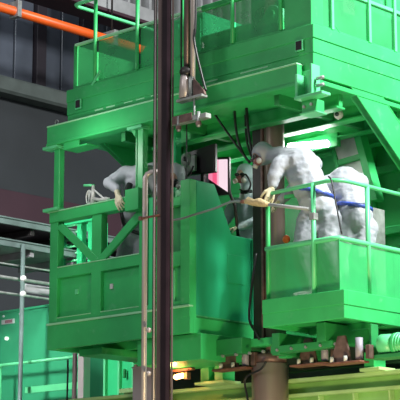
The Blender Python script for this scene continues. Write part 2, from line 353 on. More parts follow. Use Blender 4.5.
for x in (-4.07, -.58):
    p = box(t, 'socket', 'green_edge', (x, x+.105, -.04, -.02, 6.87, 6.99)); child_of(p, 'socket_hole', 'pillar_dark', lambda bm: abox(bm, x+.018, x+.09, -.045, -.038, 6.885, 6.975))
# railing with mesh infill
rl = thing('platform_railing', 'green railing with see-through mesh panels around the upper platform', 'railing', (-2.3, 0, 7.14))
posts = [-4.12, -3.755, -3.03, -2.27, -1.511, -.803]
for a, b in zip(posts, posts[1:]+[-.40]): box(rl, 'mesh_panel', 'green_mesh', (a+.02, b-.02, .03, .036, 7.17, 7.68), bevel=0)
for a, b in ((.02, .34), (.36, 1.0), (1.02, 1.47), (1.49, 2.3), (2.32, 3.1)): box(rl, 'mesh_panel', 'green_mesh', (-.41, -.404, a+.01, b-.01, 7.17, 7.64), bevel=0, label=None)
box(rl, 'top_angle', 'edge_highlight', (-4.14, -2.0, 0, .04, 7.69, 7.72)); box(rl, 'top_angle', 'green', (-2.0, -.38, 0, .04, 7.66, 7.72)); box(rl, 'top_angle', 'green_edge', (-.42, -.38, 0, 3.1, 7.63, 7.67))
box(rl, 'bottom_angle', 'green', (-4.14, -.38, 0, .05, 7.14, 7.175)); box(rl, 'bottom_angle', 'green', (-.43, -.38, 0, 3.1, 7.14, 7.175)); box(rl, 'corner_plate', 'green', (-.75, -.38, .0, .03, 7.17, 7.72), (-.40, -.38, 0, .2, 7.17, 7.72)); box(rl, 'corner_plate', 'green', (-4.15, -4.12, 0, .05, 7.15, 7.7), (-4.15, -4.12, 0, 3, 7.15, 7.7))
for x in posts[1:]: tube(rl, 'guard_post', 'green', [(x, -.01, 7.17), (x, -.01, 8.2)], .024)
for y in (.35, 1.01, 1.48): box(rl, 'guard_post', 'green_edge', (-.40, -.36, y-.02, y+.02, 7.16, 8.2))
tube(rl, 'hand_rail', 'green_edge', [(-2.2, -.01, 8.22), (-4.05, -.01, 8.22), (-4.12, .0, 8.22), (-4.16, .06, 8.22), (-4.16, .12, 8.22), (-4.16, 1.5, 8.22)], .022, sm=False)
tube(rl, 'hand_rail', 'green_edge', [(-4.16, 1.5, 8.22), (-4.16, 3, 8.22)], .022)
bm = bmesh.new(); abox(bm, -3.73, -3.71, -.03, -.01, 7.1, 7.3, Matrix.Rotation(.7, 3, 'Y')); link('latch', bm, 'green_edge', rl)
# machinery housings on the upper deck
def housing(x0, x1, y0, y1, z1, label, slope=0, m='bright_green'):
    t = thing('machine_housing', label, 'machine', ((x0+x1)/2, (y0+y1)/2, 7.1))
    if slope: prism(t, 'housing_body', m, [(x0, 7.1), (x1, 7.1), (x1, z1), (x0+slope, z1), (x0, z1-slope*.85)], 1, y0, y1, .02)
    else: box(t, 'housing_body', m, (x0, x1, y0, y1, 7.1, z1), bevel=.02)
    n = max(1, int((x1-x0)/.45))
    for k in range(n):
        a = x0+.04+slope+(x1-x0-slope)*k/n; b = x0+slope+(x1-x0-slope)*(k+1)/n-.04
        d = box(t, 'cover_panel', m, (a, b, y0-.02, y0, 7.2, z1-.08), bevel=.006)
        child_of(d, 'panel_handle', 'white_paint', lambda bm: abox(bm, a+.04, a+.06, y0-.05, y0-.02, 7.45, 7.52))
    return t
housing(-4.0, -2.9, 1.0, 2.2, 8.1, 'tall green machine housing with a sloped shoulder, left on the upper platform', .35)
housing(-2.6, -1.8, .6, 1.5, 7.62, 'low green machine housing behind the upper mesh, right of the hoist', 0, 'green')
housing(-1.6, -.9, .7, 1.7, 7.9, 'dark green machine housing behind the middle mesh panels', 0, 'green')
housing(-.8, -.5, .5, 2.6, 8.3, 'bright green cabinet at the right corner of the upper platform', 0, 'green')
t = thing('gear_motor', 'green round gear motor behind the upper mesh near the corner', 'motor', (-1.3, .4, 7.3))
bm = bmesh.new(); atube(bm, [(-1.2, .3, 7.5), (-1.2, .6, 7.5)], .12, 20); link('motor_body', bm, 'green_edge', t, .01); bm = bmesh.new(); atube(bm, [(-1.2, .26, 7.5), (-1.2, .3, 7.5)], .06, 16); link('shaft_cap', bm, 'green', t)
box(t, 'foot', 'green', (-1.35, -1.05, .3, .6, 7.1, 7.4))
box(thing('signal_box', 'small white signal box on the deck above the right edge beam', 'box', (-.6, .28, 7.3)), 'box_body', 'white_paint', (-.47, -.43, .62, .82, 7.44, 7.62))

# ================================================================ FRONT BEAM
t = thing('front_beam', 'long green channel beam across the front below the upper platform', 'beam', (-2.5, -.06, 6.47))
box(t, 'web', 'green', (-4.5, -.5, -.10, -.02, 6.5, 6.71)); box(t, 'top_flange', 'edge_highlight', (-4.5, -.5, -.11, .0, 6.705, 6.72)); box(t, 'bottom_flange', 'green', (-4.5, -.5, -.11, .03, 6.47, 6.5))
p = box(t, 'end_bracket', 'green_edge', (-.5, -.12, -.16, -.02, 6.30, 6.33), (-.5, -.47, -.14, 0, 6.33, 6.58), (-.30, -.27, -.14, .0, 6.33, 6.66), (-.5, -.27, -.02, .0, 6.33, 6.64), label='light green open bracket at the beam end')
for z in (6.42, 6.5): bm = bmesh.new(); atube(bm, [(-.25, -.08, z), (-.16, -.08, z)], .02, 10); link('bolt', bm, 'galvanised', t, 0, True)
box(t, 'hanger_block', 'green', (-.48, -.3, -.06, .1, 6.16, 6.3)); box(t, 'hanger_plate', 'green_edge', (-.5, -.28, -.08, .12, 6.15, 6.165))
for x, z in ((-.44, 6.23), (-.34, 6.24)): bm = bmesh.new(); atube(bm, [(x, -.08, z), (x, -.05, z)], .018, 8); link('bolt', bm, 'galvanised', t)
box(t, 'seat_plate', 'green_edge', (-4.58, -4.32, -.10, .05, 6.435, 6.47)); box(t, 'short_flange', 'green', (-4.22, -3.95, -.08, -.05, 6.4, 6.47), (-4.22, -3.8, -.08, .15, 6.385, 6.40))
box(t, 'seat_plate', 'green_edge', (-3.1, -2.86, -.1, .05, 6.43, 6.465))
tube(t, 'lifting_eye', 'galvanised', [(-4.37+.03*math.cos(a*math.pi/5), -.06, 6.76+.03*math.sin(a*math.pi/5)) for a in range(10)], .008, 8, closed=True)
prism(t, 'knee_plate', 'green', [(-3.1, 6.45), (-3.0, 6.45), (-3.0, 6.33)], 1, -.05, -.035)
# braces
def brace(x0, x1, ya, za, yb, zb, wd, m, label):
    t = thing('diagonal_brace', label, 'brace', ((x0+x1)/2, yb, zb-wd))
    L_ = math.hypot(yb-ya, zb-za); ny, nz = (zb-za)/L_, -(yb-ya)/L_
    f = lambda o: [(ya+ny*o, za+nz*o), (yb+ny*o, zb+nz*o)]
    a, b = f(0), f(wd)
    prism(t, 'web', m, [a[0], a[1], b[1], b[0]], 0, x0, x1)
    for q, s in ((a, 1), (b, -1)):
        c = [(q[0][0]+ny*.02*s, q[0][1]+nz*.02*s), (q[1][0]+ny*.02*s, q[1][1]+nz*.02*s)]
        prism(t, 'flange', m, [q[0], q[1], c[1], c[0]], 0, x0-.02, x1+.004)
    return t
tb = brace(-.44, -.366, .40, 7.22, 2.36, 5.69, .36, 'green', 'wide bright green diagonal brace at the right edge')
box(tb, 'haunch', 'green', (-.44, -.368, .15, .95, 6.60, 6.72))
brace(-4.0, -3.95, .42, 6.96, 2.36, 5.895, .45, 'green', 'dark green diagonal brace below the left end of the upper platform')

# ================================================================ LOWER CAB (left)
t = thing('operator_cab', 'green framed work cab hanging at the left with diagonal bracing', 'work cab', (-3.3, .6, 3.99))
X0 = -4.54; XR = -2.172
box(t, 'front_fascia', 'green', (X0, XR, 0, .05, 3.99, 4.29)); box(t, 'fascia_lip', 'edge_highlight', (X0, XR, -.02, .05, 4.28, 4.30)); 
box(t, 'floor_plate', 'green', (X0, XR, .05, 2.3, 4.15, 4.2)); box(t, 'rear_fascia', 'green', (X0, XR, 2.25, 2.3, 3.99, 4.29)); box(t, 'left_fascia', 'green', (X0, X0+.05, .05, 2.3, 3.99, 4.29))
box(t, 'floor_beam', 'green', (X0+.05, XR, .7, .78, 4.0, 4.15)); box(t, 'floor_beam', 'green', (X0+.05, XR, 1.5, 1.58, 4.0, 4.15)); box(t, 'right_fascia', 'green', (XR-.05, XR, .05, 2.3, 3.99, 4.18))
box(t, 'stile', 'green', (-4.52, -4.38, 0, .1, 4.3, 5.56)); box(t, 'stile', 'green', (-3.78, -3.62, 0, .1, 4.3, 5.56)); box(t, 'stile', 'green', (-2.98, -2.86, 0, .1, 4.3, 5.56))
box(t, 'stile', 'bright_green', (-2.82, -2.72, -.01, .1, 4.3, 5.6)); box(t, 'stile', 'green', (-2.32, XR, -.005, .1, 4.17, 5.73))
box(t, 'top_rail', 'green', (-4.52, -2.9, -.02, .12, 5.53, 5.66)); box(t, 'rail_cap', 'edge_highlight', (-4.55, -2.9, -.03, .13, 5.655, 5.668))
box(t, 'mid_rail', 'green', (-4.38, -2.86, .0, .08, 4.84, 4.97)); box(t, 'mid_rail_lip', 'edge_highlight', (-4.38, -2.98, -.008, .08, 4.965, 4.975))
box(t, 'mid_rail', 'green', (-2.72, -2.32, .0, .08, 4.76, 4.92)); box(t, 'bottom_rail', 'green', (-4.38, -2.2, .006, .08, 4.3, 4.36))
for a, b in ((-4.38, -3.78), (-3.62, -2.98)): box(t, 'infill_panel', 'green', (a, b, .05, .06, 4.36, 4.84)); box(t, 'panel_lip', 'edge_highlight', (a, b, -.004, .05, 4.355, 4.365))
box(t, 'infill_panel', 'green', (-2.72, -2.32, .05, .06, 4.34, 4.76)); box(t, 'infill_panel', 'green_dark', (-2.72, -2.32, .06, .07, 4.92, 5.5)); box(t, 'panel_bead', 'green_edge', (-2.46, -2.44, .03, .05, 4.36, 4.72)); box(t, 'top_rail', 'green', (-2.72, -2.32, .0, .08, 5.45, 5.55))
prism(t, 'diagonal', 'green', [(-4.42, 5.47), (-4.30, 5.50), (-3.62, 4.97), (-3.78, 4.97)], 1, -.005, .02); prism(t, 'diagonal', 'green', [(-2.98, 5.50), (-2.98, 5.36), (-3.55, 4.97), (-3.72, 4.97)], 1, -.005, .03)
for x in (-3.5, -4.1): box(t, 'latch', 'white_paint' if x > -4 else 'green_edge', (x, x+.05, .035, .05, 4.62, 4.68), bevel=0)
# posts to the beam
box(t, 'hanger_post', 'green', (-4.44, -4.34, -.03, .05, 5.7, 6.435)); box(t, 'base_plate', 'green_edge', (-4.58, -4.33, -.08, .06, 5.665, 5.70)); box(t, 'hanger_post', 'green', (-2.99, -2.9, -.03, .05, 5.66, 6.43), (-3.01, -2.99, -.04, .06, 5.66, 6.43))
box(t, 'junction_box', 'green', (-3.12, -2.9, -.1, .0, 5.47, 5.72), label='dark green junction box on the rail')
box(t, 'post_stub', 'bright_green', (-2.80, -2.70, .3, .4, 5.3, 6.45))
# right side wall (teal), sloping console top
prism(t, 'side_wall', 'green_teal', [(.1, 4.17), (2.3, 4.17), (2.3, 5.18), (.70, 5.18), (.41, 5.73), (.1, 5.73)], 0, XR-.06, XR-.004, .01, label='glossy blue-green side wall with a stepped top edge')
box(t, 'side_wall_lip', 'green_dark', (XR-.07, XR+.006, .1, 2.3, 4.165, 4.19)); box(t, 'side_rib', 'green_teal', (XR-.02, XR+.02, 1.02, 1.10, 4.17, 5.16)); box(t, 'cover_panel', 'green_teal', (XR-.01, XR+.006, .62, .92, 4.62, 4.95))
box(t, 'console_top', 'green_teal', (-2.34, XR-.02, .08, .42, 5.70, 5.73)); box(t, 'console_front', 'green_teal', (-2.34, -2.25, .1, .14, 4.3, 5.7))
# rear railing of the cab
for z in (5.3, 4.8): tube(t, 'rear_rail', 'green_edge', [(-4.5, 2.25, z), (-3.9, 2.25, z)], .02)

# ================================================================ RIGHT BASKET
t = thing('work_basket', 'light green work basket with mesh sides and handrail at the right', 'basket', (-.5, .8, 3.95))
BX0 = -1.11
box(t, 'front_fascia', 'green', (BX0, 0, 0, .05, 4.09, 4.24), (BX0, -.01, .01, .05, 3.95, 4.09)); box(t, 'right_fascia', 'green', (-.05, 0, .05, 2.35, 4.09, 4.24), (-.05, -.01, .05, 2.35, 3.95, 4.09)); box(t, 'left_fascia', 'green', (BX0, BX0+.05, .05, 2.35, 3.95, 4.26))
box(t, 'floor_plate', 'green', (BX0, -.02, .05, 2.35, 4.0, 4.05)); 
for y in (.7, 1.4): box(t, 'floor_beam', 'green', (BX0+.05, -.05, y, y+.07, 3.93, 4.0))
box(t, 'deck_plate', 'green', (BX0, -.02, .03, 2.35, 4.20, 4.245))
yb, xb = .07, -.11
box(t, 'mesh_panel', 'green_mesh_open', (BX0+.02, xb, yb, yb+.006, 4.25, 4.78), bevel=0, label='see-through front mesh'); box(t, 'mesh_panel', 'green_mesh_open', (xb-.006, xb, yb, 1.0, 4.25, 4.76), bevel=0, label='see-through side mesh'); box(t, 'mesh_panel', 'green_mesh_open', (xb-.006, xb, 1.0, 2.35, 4.25, 4.76), bevel=0)
tube(t, 'rim', 'green_edge', [(BX0, yb, 4.80), (xb-.08, yb, 4.80), (xb-.02, yb+.02, 4.80), (xb, yb+.08, 4.795), (xb, 2.35, 4.79)], .028, 12)
tube(t, 'hand_rail', 'green_edge', [(BX0+.02, yb, 5.40), (xb-.16, yb, 5.42), (xb-.07, yb+.02, 5.42), (xb-.01, yb+.1, 5.42), (xb, yb+.2, 5.42), (xb, 2.35, 5.42)], .022, 12)
for x in (-.44,): tube(t, 'rail_post', 'green_edge', [(x, yb-.01, 4.25), (x, yb-.01, 5.42)], .026)
tube(t, 'rail_post', 'green_edge', [(xb, .56, 4.25), (xb, .56, 5.42)], .026); tube(t, 'rail_post', 'green_edge', [(xb, 1.5, 4.25), (xb, 1.5, 5.42)], .026)
tube(t, 'rail_post', 'green', [(BX0+.03, yb, 4.25), (BX0+.03, yb, 5.40)], .024)
box(t, 'rail_clamp', 'galvanised', (-.47, -.41, yb-.04, yb+.03, 5.03, 5.1), bevel=.004)
box(t, 'upper_bar', 'green', (BX0, -.75, yb+.3, yb+.34, 5.40, 5.44)); box(t, 'inner_post', 'green', (-1.14, -1.06, .95, 1.03, 4.25, 5.42))
bm = bmesh.new(); aball(bm, (-1.02, .3, 4.93), .045, 12, 8, (1, .8, 1)); tag(link('hooter', bm, 'orange_plastic', None, 0, True), 'small round orange beacon on the basket floor beside the mast', 'beacon')
bpy.data.objects['hooter'].name = 'warning_beacon'
bm = bmesh.new(); aball(bm, (-.98, .85, 5.02), .2, 14, 10, (1.1, .7, 1.0)); abox(bm, -1.16, -.84, .78, .92, 4.25, 5.0); tag(link('equipment_bag', bm, 'rubber', None, 0, True), 'black equipment bag behind the leaning worker by the mast', 'bag')
t = thing('green_cabinet', 'tall green cabinet at the right edge behind the basket handrail', 'cabinet', (.4, 2.0, 4.245))
box(t, 'cabinet_body', 'green', (-.62, .45, 1.9, 2.4, 4.245, 5.62)); box(t, 'door', 'green', (-.58, -.1, 1.88, 1.9, 4.3, 5.58)); box(t, 'door', 'green', (-.08, .4, 1.88, 1.9, 4.3, 5.58)); box(t, 'roof_plate', 'green', (-.66, .5, 1.84, 2.4, 5.62, 5.68))
t = thing('junction_unit', 'mottled grey-green equipment unit right of the stooping worker', 'machine', (-.4, 1.3, 4.245))
box(t, 'unit_body', 'galvanised', (-.66, -.52, 1.2, 1.4, 4.245, 5.34)); 
bm = bmesh.new(); atube(bm, [(-.55, 1.16, 5.1), (-.55, 1.2, 5.1)], .03, 12); link('knob', bm, 'rubber', t, 0, True)
for k in range(3): tube(t, 'hose', 'mask_grey', [(-.64+k*.04, 1.17, 4.98), (-.63+k*.04, 1.14, 4.8), (-.64+k*.05, 1.17, 4.5)], .012, 8, sm=True)

# ================================================================ LIT CEILING, WINDOWS
t = thing('ceiling_lamp', 'bright white strip light glowing above the leaning worker', 'lamp', (-1.6, 1.5, 6.25))
tube(t, 'tube_lamp', 'white_light', [(-1.98, 1.5, 6.33), (-1.40, 1.5, 6.27)], .042, 14); box(t, 'lamp_housing', 'green', (-2.06, -1.30, 1.56, 1.62, 6.24, 6.40))
area('strip_light', (-1.65, 1.42, 6.24), (-1.5, .6, 5.0), .7, 13, (.97, 1, .97), .15)
area('worker_fill', (-3.6, -.7, 6.3), (-3.25, .35, 5.85), .25, 7, (.97, 1, .97))  # unseen fill added in front of the cab to brighten the bending worker
area('cell_fill', (-3.3, 1.5, 5.85), (-2.6, 2.4, 6.5), .4, 5, (.97, 1, .97))  # unseen fill added to brighten the green plating inside the cell
bm = bmesh.new(); aball(bm, (-1.50, 1.5, 6.47), .045, 10, 8, (1.3, 1.3, .5)); tag(link('spot_lamp', bm, 'small_light', None, 0, True), 'small round white spot lamp above the strip light', 'lamp')
t = thing('window_panels', 'two pale tilted window panels in a slanting green frame behind the workers', 'window', (-1.3, 1.85, 5.6))
prism(t, 'pane', 'window_panel', [(-1.60, 6.46), (-1.24, 6.50), (-1.13, 6.16), (-1.50, 6.13)], 1, 1.8, 1.83, label='upper pale pane'); prism(t, 'pane', 'window_panel', [(-1.46, 6.07), (-1.11, 6.09), (-.95, 5.62), (-1.30, 5.60)], 1, 1.8, 1.83, label='lower pale pane')
prism(t, 'frame_bar', 'green', [(-1.64, 6.5), (-1.60, 6.5), (-1.28, 5.56), (-1.33, 5.56)], 1, 1.76, 1.84); prism(t, 'frame_bar', 'green', [(-1.51, 6.13), (-1.12, 6.16), (-1.10, 6.09), (-1.48, 6.06)], 1, 1.77, 1.84)
prism(t, 'frame_bar', 'green', [(-1.24, 6.55), (-1.14, 6.55), (-.86, 5.56), (-.96, 5.56)], 1, 1.72, 1.86)
t = thing('dome_camera', 'small round camera under the upper platform beside the bright brace', 'camera', (-.75, .9, 6.4))
bm = bmesh.new(); aball(bm, (-.75, .9, 6.39), .055, 14, 10); link('dome', bm, 'mask_grey', t, 0, True); bm = bmesh.new(); aball(bm, (-.735, .855, 6.38), .025, 10, 8); link('camera_lens', bm, 'lens', t, 0, True)
tube(t, 'mount', 'steel_dark', [(-.75, .9, 6.4), (-.75, .9, 6.52)], .02, 8)

# ================================================================ MAST
t = thing('telescopic_mast', 'vertical brown steel mast with dark guide and thick lower sleeve', 'mast', (-1.66, .75, 0))
tube(t, 'inner_tube', 'steel', [(-1.57, .75, 3.7), (-1.57, .75, 8.9)], .115, 28); box(t, 'guide_rail', 'steel_dark', (-1.84, -1.71, .68, .78, 3.9, 8.9), label='dark guide rail on its left'); box(t, 'guide_rail', 'brown_metal', (-1.70, -1.67, .66, .7, 3.9, 8.9))
tube(t, 'outer_sleeve', 'sleeve', [(-1.66, .75, 0), (-1.66, .75, 3.66)], .205, 32); tube(t, 'collar', 'brown_metal', [(-1.66, .75, 3.66), (-1.66, .75, 3.76)], .19, 32)
for k in range(14): a = k*math.pi/7; tube(t, 'collar_bolt', 'steel_dark', [(-1.66+.17*math.cos(a), .75+.17*math.sin(a), 3.75), (-1.66+.17*math.cos(a), .75+.17*math.sin(a), 3.785)], .014, 8)
box(t, 'stop_flange', 'green', (-1.95, -1.2, .5, .95, 3.84, 3.92), label='green stop plate'); box(t, 'side_clamp', 'green', (-1.94, -1.86, .5, .6, 3.68, 3.86)); box(t, 'side_clamp', 'green', (-1.32, -1.2, .5, .6, 3.68, 3.86))

# ================================================================ FOREGROUND POLES
t = thing('guide_pole', 'full-height dark maroon pole with a pale edge in front of the cab', 'pole', (-2.04, -.5, 0))
box(t, 'dark_pole', 'pole_dark', (-2.115, -2.01, -.53, -.46, 0, 9.6), bevel=.015); box(t, 'pale_edge', 'pole_brown', (-2.185, -2.118, -.52, -.48, 0, 9.6), bevel=.01, label='grey-brown edge strip'); tube(t, 'thin_rod', 'steel_dark', [(-2.235, -.5, 0), (-2.235, -.5, 9.6)], .02, 10); tube(t, 'bright_rod', 'pole_pale', [(-2.203, -.53, 0), (-2.203, -.53, 9.6)], .012, 8)
box(t, 'rear_strip', 'pole_brown', (-2.0, -1.985, -.48, -.46, 0, 9.6), bevel=.003)
for z in (3.5, 3.97): bm = bmesh.new(); aball(bm, (-2.25, -.56, z), .03, 10, 8); link('clamp_bolt', bm, 'pole_pale', t, 0, True)
tube(thing('vent_pipe', 'thin pinkish pipe with a bent top left of the dark pole', 'pipe', (-2.38, -.5, 0)), 'pipe', 'pole_pale', [(-2.385, -.5, 0), (-2.385, -.5, 5.6), (-2.382, -.5, 5.68), (-2.36, -.49, 5.73), (-2.32, -.47, 5.745), (-2.24, -.44, 5.745)], .030, 14)
t = thing('pipe_clamp', 'small rusty clamp joining the bent pipe to the dark pole', 'clamp', (-2.3, -.5, 5.2)); box(t, 'clamp_bar', 'rust', (-2.44, -2.12, -.55, -.53, 5.215, 5.235)); box(t, 'clamp_bolt', 'brown_metal', (-2.42, -2.39, -.57, -.53, 5.205, 5.245))
# hoist rods
t = thing('hoist_linkage', 'brown hanging hoist rods with joint and bracket right of the dark pole', 'hoist', (-1.8, -.45, 6.2))
tube(t, 'hoist_rod', 'pole_brown', [(-1.84, -.4, 6.82), (-1.84, -.4, 9.6)], .036, 14); tube(t, 'hoist_rod', 'pole_pale', [(-1.75, -.4, 6.6), (-1.75, -.4, 9.6)], .028, 12, label='pale grey rod'); tube(t, 'thin_cable', 'rubber', [(-1.91, -.42, 6.56), (-1.91, -.42, 9.6)], .010, 8)
bm = bmesh.new(); aball(bm, (-1.84, -.42, 6.82), .065, 14, 10, (1.2, 1, 1)); link('swivel_joint', bm, 'steel_dark', t, 0, True)
tube(t, 'bell_housing', 'pole_pale', [(-1.85, -.42, 6.80), (-1.85, -.42, 6.72), (-1.85, -.42, 6.52)], [.045, .06, .07], 16)
tube(t, 'bell_housing', 'galvanised', [(-1.76, -.42, 6.74), (-1.76, -.42, 6.52)], .03, 12)
prism(t, 'gusset_plate', 'brown_metal', [(-1.72, 6.72), (-1.56, 6.56), (-1.54, 6.50), (-1.72, 6.50)], 1, -.43, -.40)
box(t, 'bracket_plate', 'galvanised', (-1.94, -1.55, -.47, -.38, 6.48, 6.505)); box(t, 'lower_plate', 'galvanised', (-1.97, -1.46, -.5, -.42, 6.22, 6.27)); box(t, 'lower_flange', 'brown_metal', (-1.97, -1.66, -.51, -.5, 6.22, 6.31)); tube(t, 'link_rod', 'galvanised', [(-1.68, -.45, 6.25), (-1.68, -.45, 6.49)], .012, 8)
for x in (-1.87, -1.57):
    b = tube(t, 'hanging_bolt', 'galvanised', [(x, -.5, 6.13), (x, -.5, 6.3)], .02, 10); child_of(b, 'nut', 'brown_metal', lambda bm: atube(bm, [(x, -.5, 6.15), (x, -.5, 6.19)], .032, 6))
tube(thing('control_hose', 'black hose slanting from the hoist rods to the upper edge beam', 'hose', (-1.6, -.4, 6.5)), 'hose', 'rubber', [(-1.69, -.42, 9.0), (-1.69, -.42, 7.42), (-1.71, -.42, 7.15), (-1.6, -.41, 6.72), (-1.55, -.4, 6.55)], .014, 8, sm=True)

# cables under the platform
def cable(label, pts, r=.013, m='rubber', cat='cable', name='hanging_cable'):
    bm = bmesh.new(); atube(bm, smoothpath(pts, 7), r, 8); return tag(link(name, bm, m, None, 0, True), label, cat)
cable('long black cable slanting down from the front beam to the seated worker', [(-2.16, .3, 6.63), (-1.96, .3, 6.37), (-1.72, .3, 6.07), (-1.54, .3, 5.86)], .014)
cable('black cable hanging straight down left of the mast, ending in a loop', [(-1.775, .31, 6.6), (-1.76, .31, 6.33), (-1.70, .31, 6.09), (-1.56, .31, 5.88), (-1.47, .31, 5.98)], .015)
cable('second black cable hanging beside the mast behind the loop', [(-1.80, .52, 6.6), (-1.79, .52, 6.25), (-1.72, .52, 6.02), (-1.60, .5, 5.9), (-1.55, .5, 6.1)], .012)
cable('thick black cable bundle running down the left side of the mast', [(-1.59, .3, 6.6), (-1.565, .3, 6.26), (-1.51, .3, 6.0), (-1.5, .33, 5.93)], .017)
cable('black drop wire in front of the black panel', [(-2.42, .2, 6.5), (-2.42, .2, 5.75)], .008)
cable('black cable running down beside the teal wall to the mast foot', [(-1.72, .6, 4.9), (-1.75, .55, 4.5), (-1.74, .5, 4.15), (-1.6, .45, 3.98), (-1.55, .45, 3.9)], .014)
cable('black cable curling against the thick mast sleeve', [(-1.5, .5, 3.66), (-1.58, .5, 3.58), (-1.80, .5, 3.5), (-1.78, .5, 3.3), (-1.7, .5, 3.0)], .012)
cable('dark cord hanging over the basket handrail in front of the workers', [(-.22, .05, 5.46), (-.17, .04, 5.40), (-.12, .03, 5.2), (-.04, .03, 4.82)], .009)

# ================================================================ PANEL, SCREEN, REEL, VALVE
t = thing('black_panel', 'dark maroon-black display panel seen from behind above the console', 'panel', (-2.58, .6, 5.9))
prism(t, 'panel_back', 'black_panel', [(-2.82, 5.96), (-2.35, 5.93), (-2.35, 6.28), (-2.82, 6.24)], 1, .6, .65, .01); box(t, 'stand', 'steel_dark', (-2.6, -2.55, .62, .68, 5.7, 5.97))
t = thing('monitor', 'monitor with pink and white picture beside the black panel', 'monitor', (-2.5, .8, 5.73))
rz = Matrix.Rotation(0.0, 3, 'Z')
prism(t, 'bezel', 'black_panel', [(-2.66, 5.72), (-2.33, 5.70), (-2.33, 6.15), (-2.66, 6.19)], 1, .82, .86, .008)
prism(t, 'screen', 'screen_picture', [(-2.65, 5.93), (-2.35, 5.73), (-2.35, 6.12), (-2.65, 6.16)], 1, .812, .82, 0, label='glowing pink and white screen'); tube(t, 'arm', 'steel_dark', [(-2.45, .86, 5.9), (-2.40, 1.0, 5.6), (-2.35, 1.0, 5.2)], .02, 8)
t = thing('camera_reel', 'grey double cable reel hanging in front of the black panel', 'reel', (-2.72, .5, 5.95))
for z in (6.13, 5.99):
    d = tube(t, 'reel_disc', 'galvanised', [(-2.73, .50, z), (-2.73, .54, z)], .075, 18); child_of(d, 'hub', 'rubber', lambda bm: atube(bm, [(-2.73, .48, z), (-2.73, .50, z)], .03, 12))
box(t, 'side_plate', 'galvanised', (-2.69, -2.60, .52, .56, 5.98, 6.16)); tube(t, 'reel_hose', 'rubber', [(-2.79, .48, 5.95), (-2.72, .46, 5.90), (-2.62, .46, 5.93), (-2.58, .48, 6.02)], .012, 8, sm=True)
t = thing('hand_valve', 'pale green hand valve with lever and wheel on the cab rail', 'valve', (-3.8, .05, 5.67))
tube(t, 'valve_body', 'mask_grey', [(-3.80, .03, 5.66), (-3.80, .03, 5.76), (-3.80, .03, 5.90)], [.04, .03, .018], 12); tube(t, 'lever', 'green_edge', [(-3.93, .0, 5.915), (-3.79, .04, 5.90)], .016, 10)
tube(t, 'hand_wheel', 'white_paint', [(-3.87+.02*math.cos(a), .02, 5.76) if 0 else (-3.86+.045*math.cos(a), .02, 5.76+.085*math.sin(a)) for a in [k*math.pi/8 for k in range(16)]], .010, 8, closed=True); tube(t, 'spoke', 'white_paint', [(-3.86, .02, 5.68), (-3.86, .02, 5.84)], .008, 6)
tube(t, 'link_arm', 'white_paint', [(-3.78, .03, 5.84), (-3.62, .03, 5.72), (-3.52, .03, 5.70)], .012, 8); tube(t, 'outlet', 'mask_grey', [(-3.80, .03, 5.74), (-3.70, .03, 5.71), (-3.55, .03, 5.69)], .022, 10)

# ================================================================ PROBE ROD AND HOSE
t = thing('probe_rod', 'long pale rod with a rag-wrapped joint reaching over the basket', 'rod', (-.8, 0, 5.2))
tube(t, 'rod', 'grey_light', [(-1.10, .0, 5.285), (-.46, .0, 5.14)], .019, 12); tube(t, 'rag_wrap', 'rag', [(-1.35, 0, 5.345), (-1.30, 0, 5.35), (-1.22, 0, 5.315), (-1.14, 0, 5.31), (-1.06, 0, 5.28), (-1.0, 0, 5.265)], [.02, .042, .036, .048, .035, .02], 12, sm=False, label='beige rag wrapped round the joint')
tube(t, 'end_grip', 'rust', [(-1.40, 0, 5.35), (-1.34, 0, 5.345)], .022, 10)
tube(t, 'supply_hose', 'hose_grey', [(-2.66, -.02, 5.55), (-2.62, -.1, 5.42), (-2.45, -.1, 5.29), (-2.25, -.1, 5.26), (-2.0, -.1, 5.28), (-1.75, -.05, 5.32), (-1.55, -.02, 5.365), (-1.38, 0, 5.35)], .013, 10, sm=True)

# ================================================================ PEOPLE
def evalmesh(o, name):
    dg = bpy.context.evaluated_depsgraph_get(); me = bpy.data.meshes.new_from_object(o.evaluated_get(dg)); me.name = name
    return me
def blob(name, m, chains, balls, par, vox=.014, smooth_it=6, wr=.0, wf=9, label=None):
    """one continuous surface from tapered chains [(p,r),...] and ellipsoids"""
    bm = bmesh.new()
    for ch in chains:
        for (p, r), (q, s) in zip(ch, ch[1:]):
            p = Vector(p); q = Vector(q); d = (q-p).length; n = max(1, int(d/(min(r, s)*.45)))
            for k in range(n+1):
                u = k/n; aball(bm, p.lerp(q, u), r+(s-r)*u, 10, 7)
    for b in balls: aball(bm, *b[:2], 16, 12, *b[2:])
    me = bpy.data.meshes.new('tmp'); bm.to_mesh(me); bm.free(); o = bpy.data.objects.new('tmp', me); C.objects.link(o)
    r_ = o.modifiers.new('r', 'REMESH'); r_.mode = 'VOXEL'; r_.voxel_size = vox; r_.use_smooth_shade = True
    s_ = o.modifiers.new('s', 'SMOOTH'); s_.iterations = smooth_it; s_.factor = .5
    me2 = evalmesh(o, name); bpy.data.objects.remove(o)
    if wr:
        me2.calc_loop_triangles() if 0 else None
        ns = [v.normal.copy() for v in me2.vertices]
        for v, nn in zip(me2.vertices, ns):
            c = v.co; q = Vector((c.x*wf, c.y*wf, c.z*wf*1.6))
            v.co = c+nn*wr*(noise.noise(q)+.6*(1-2*abs(noise.noise(q*1.9+Vector((5, 1, 2))))))
    me2.materials.clear(); me2.materials.append(M[m])
    for p in me2.polygons: p.use_smooth = True
    ob = bpy.data.objects.new(name, me2); C.objects.link(ob); ob.parent = par; ob.location = -Vector(par['_base'])
    if label: ob['label'] = label
    return ob
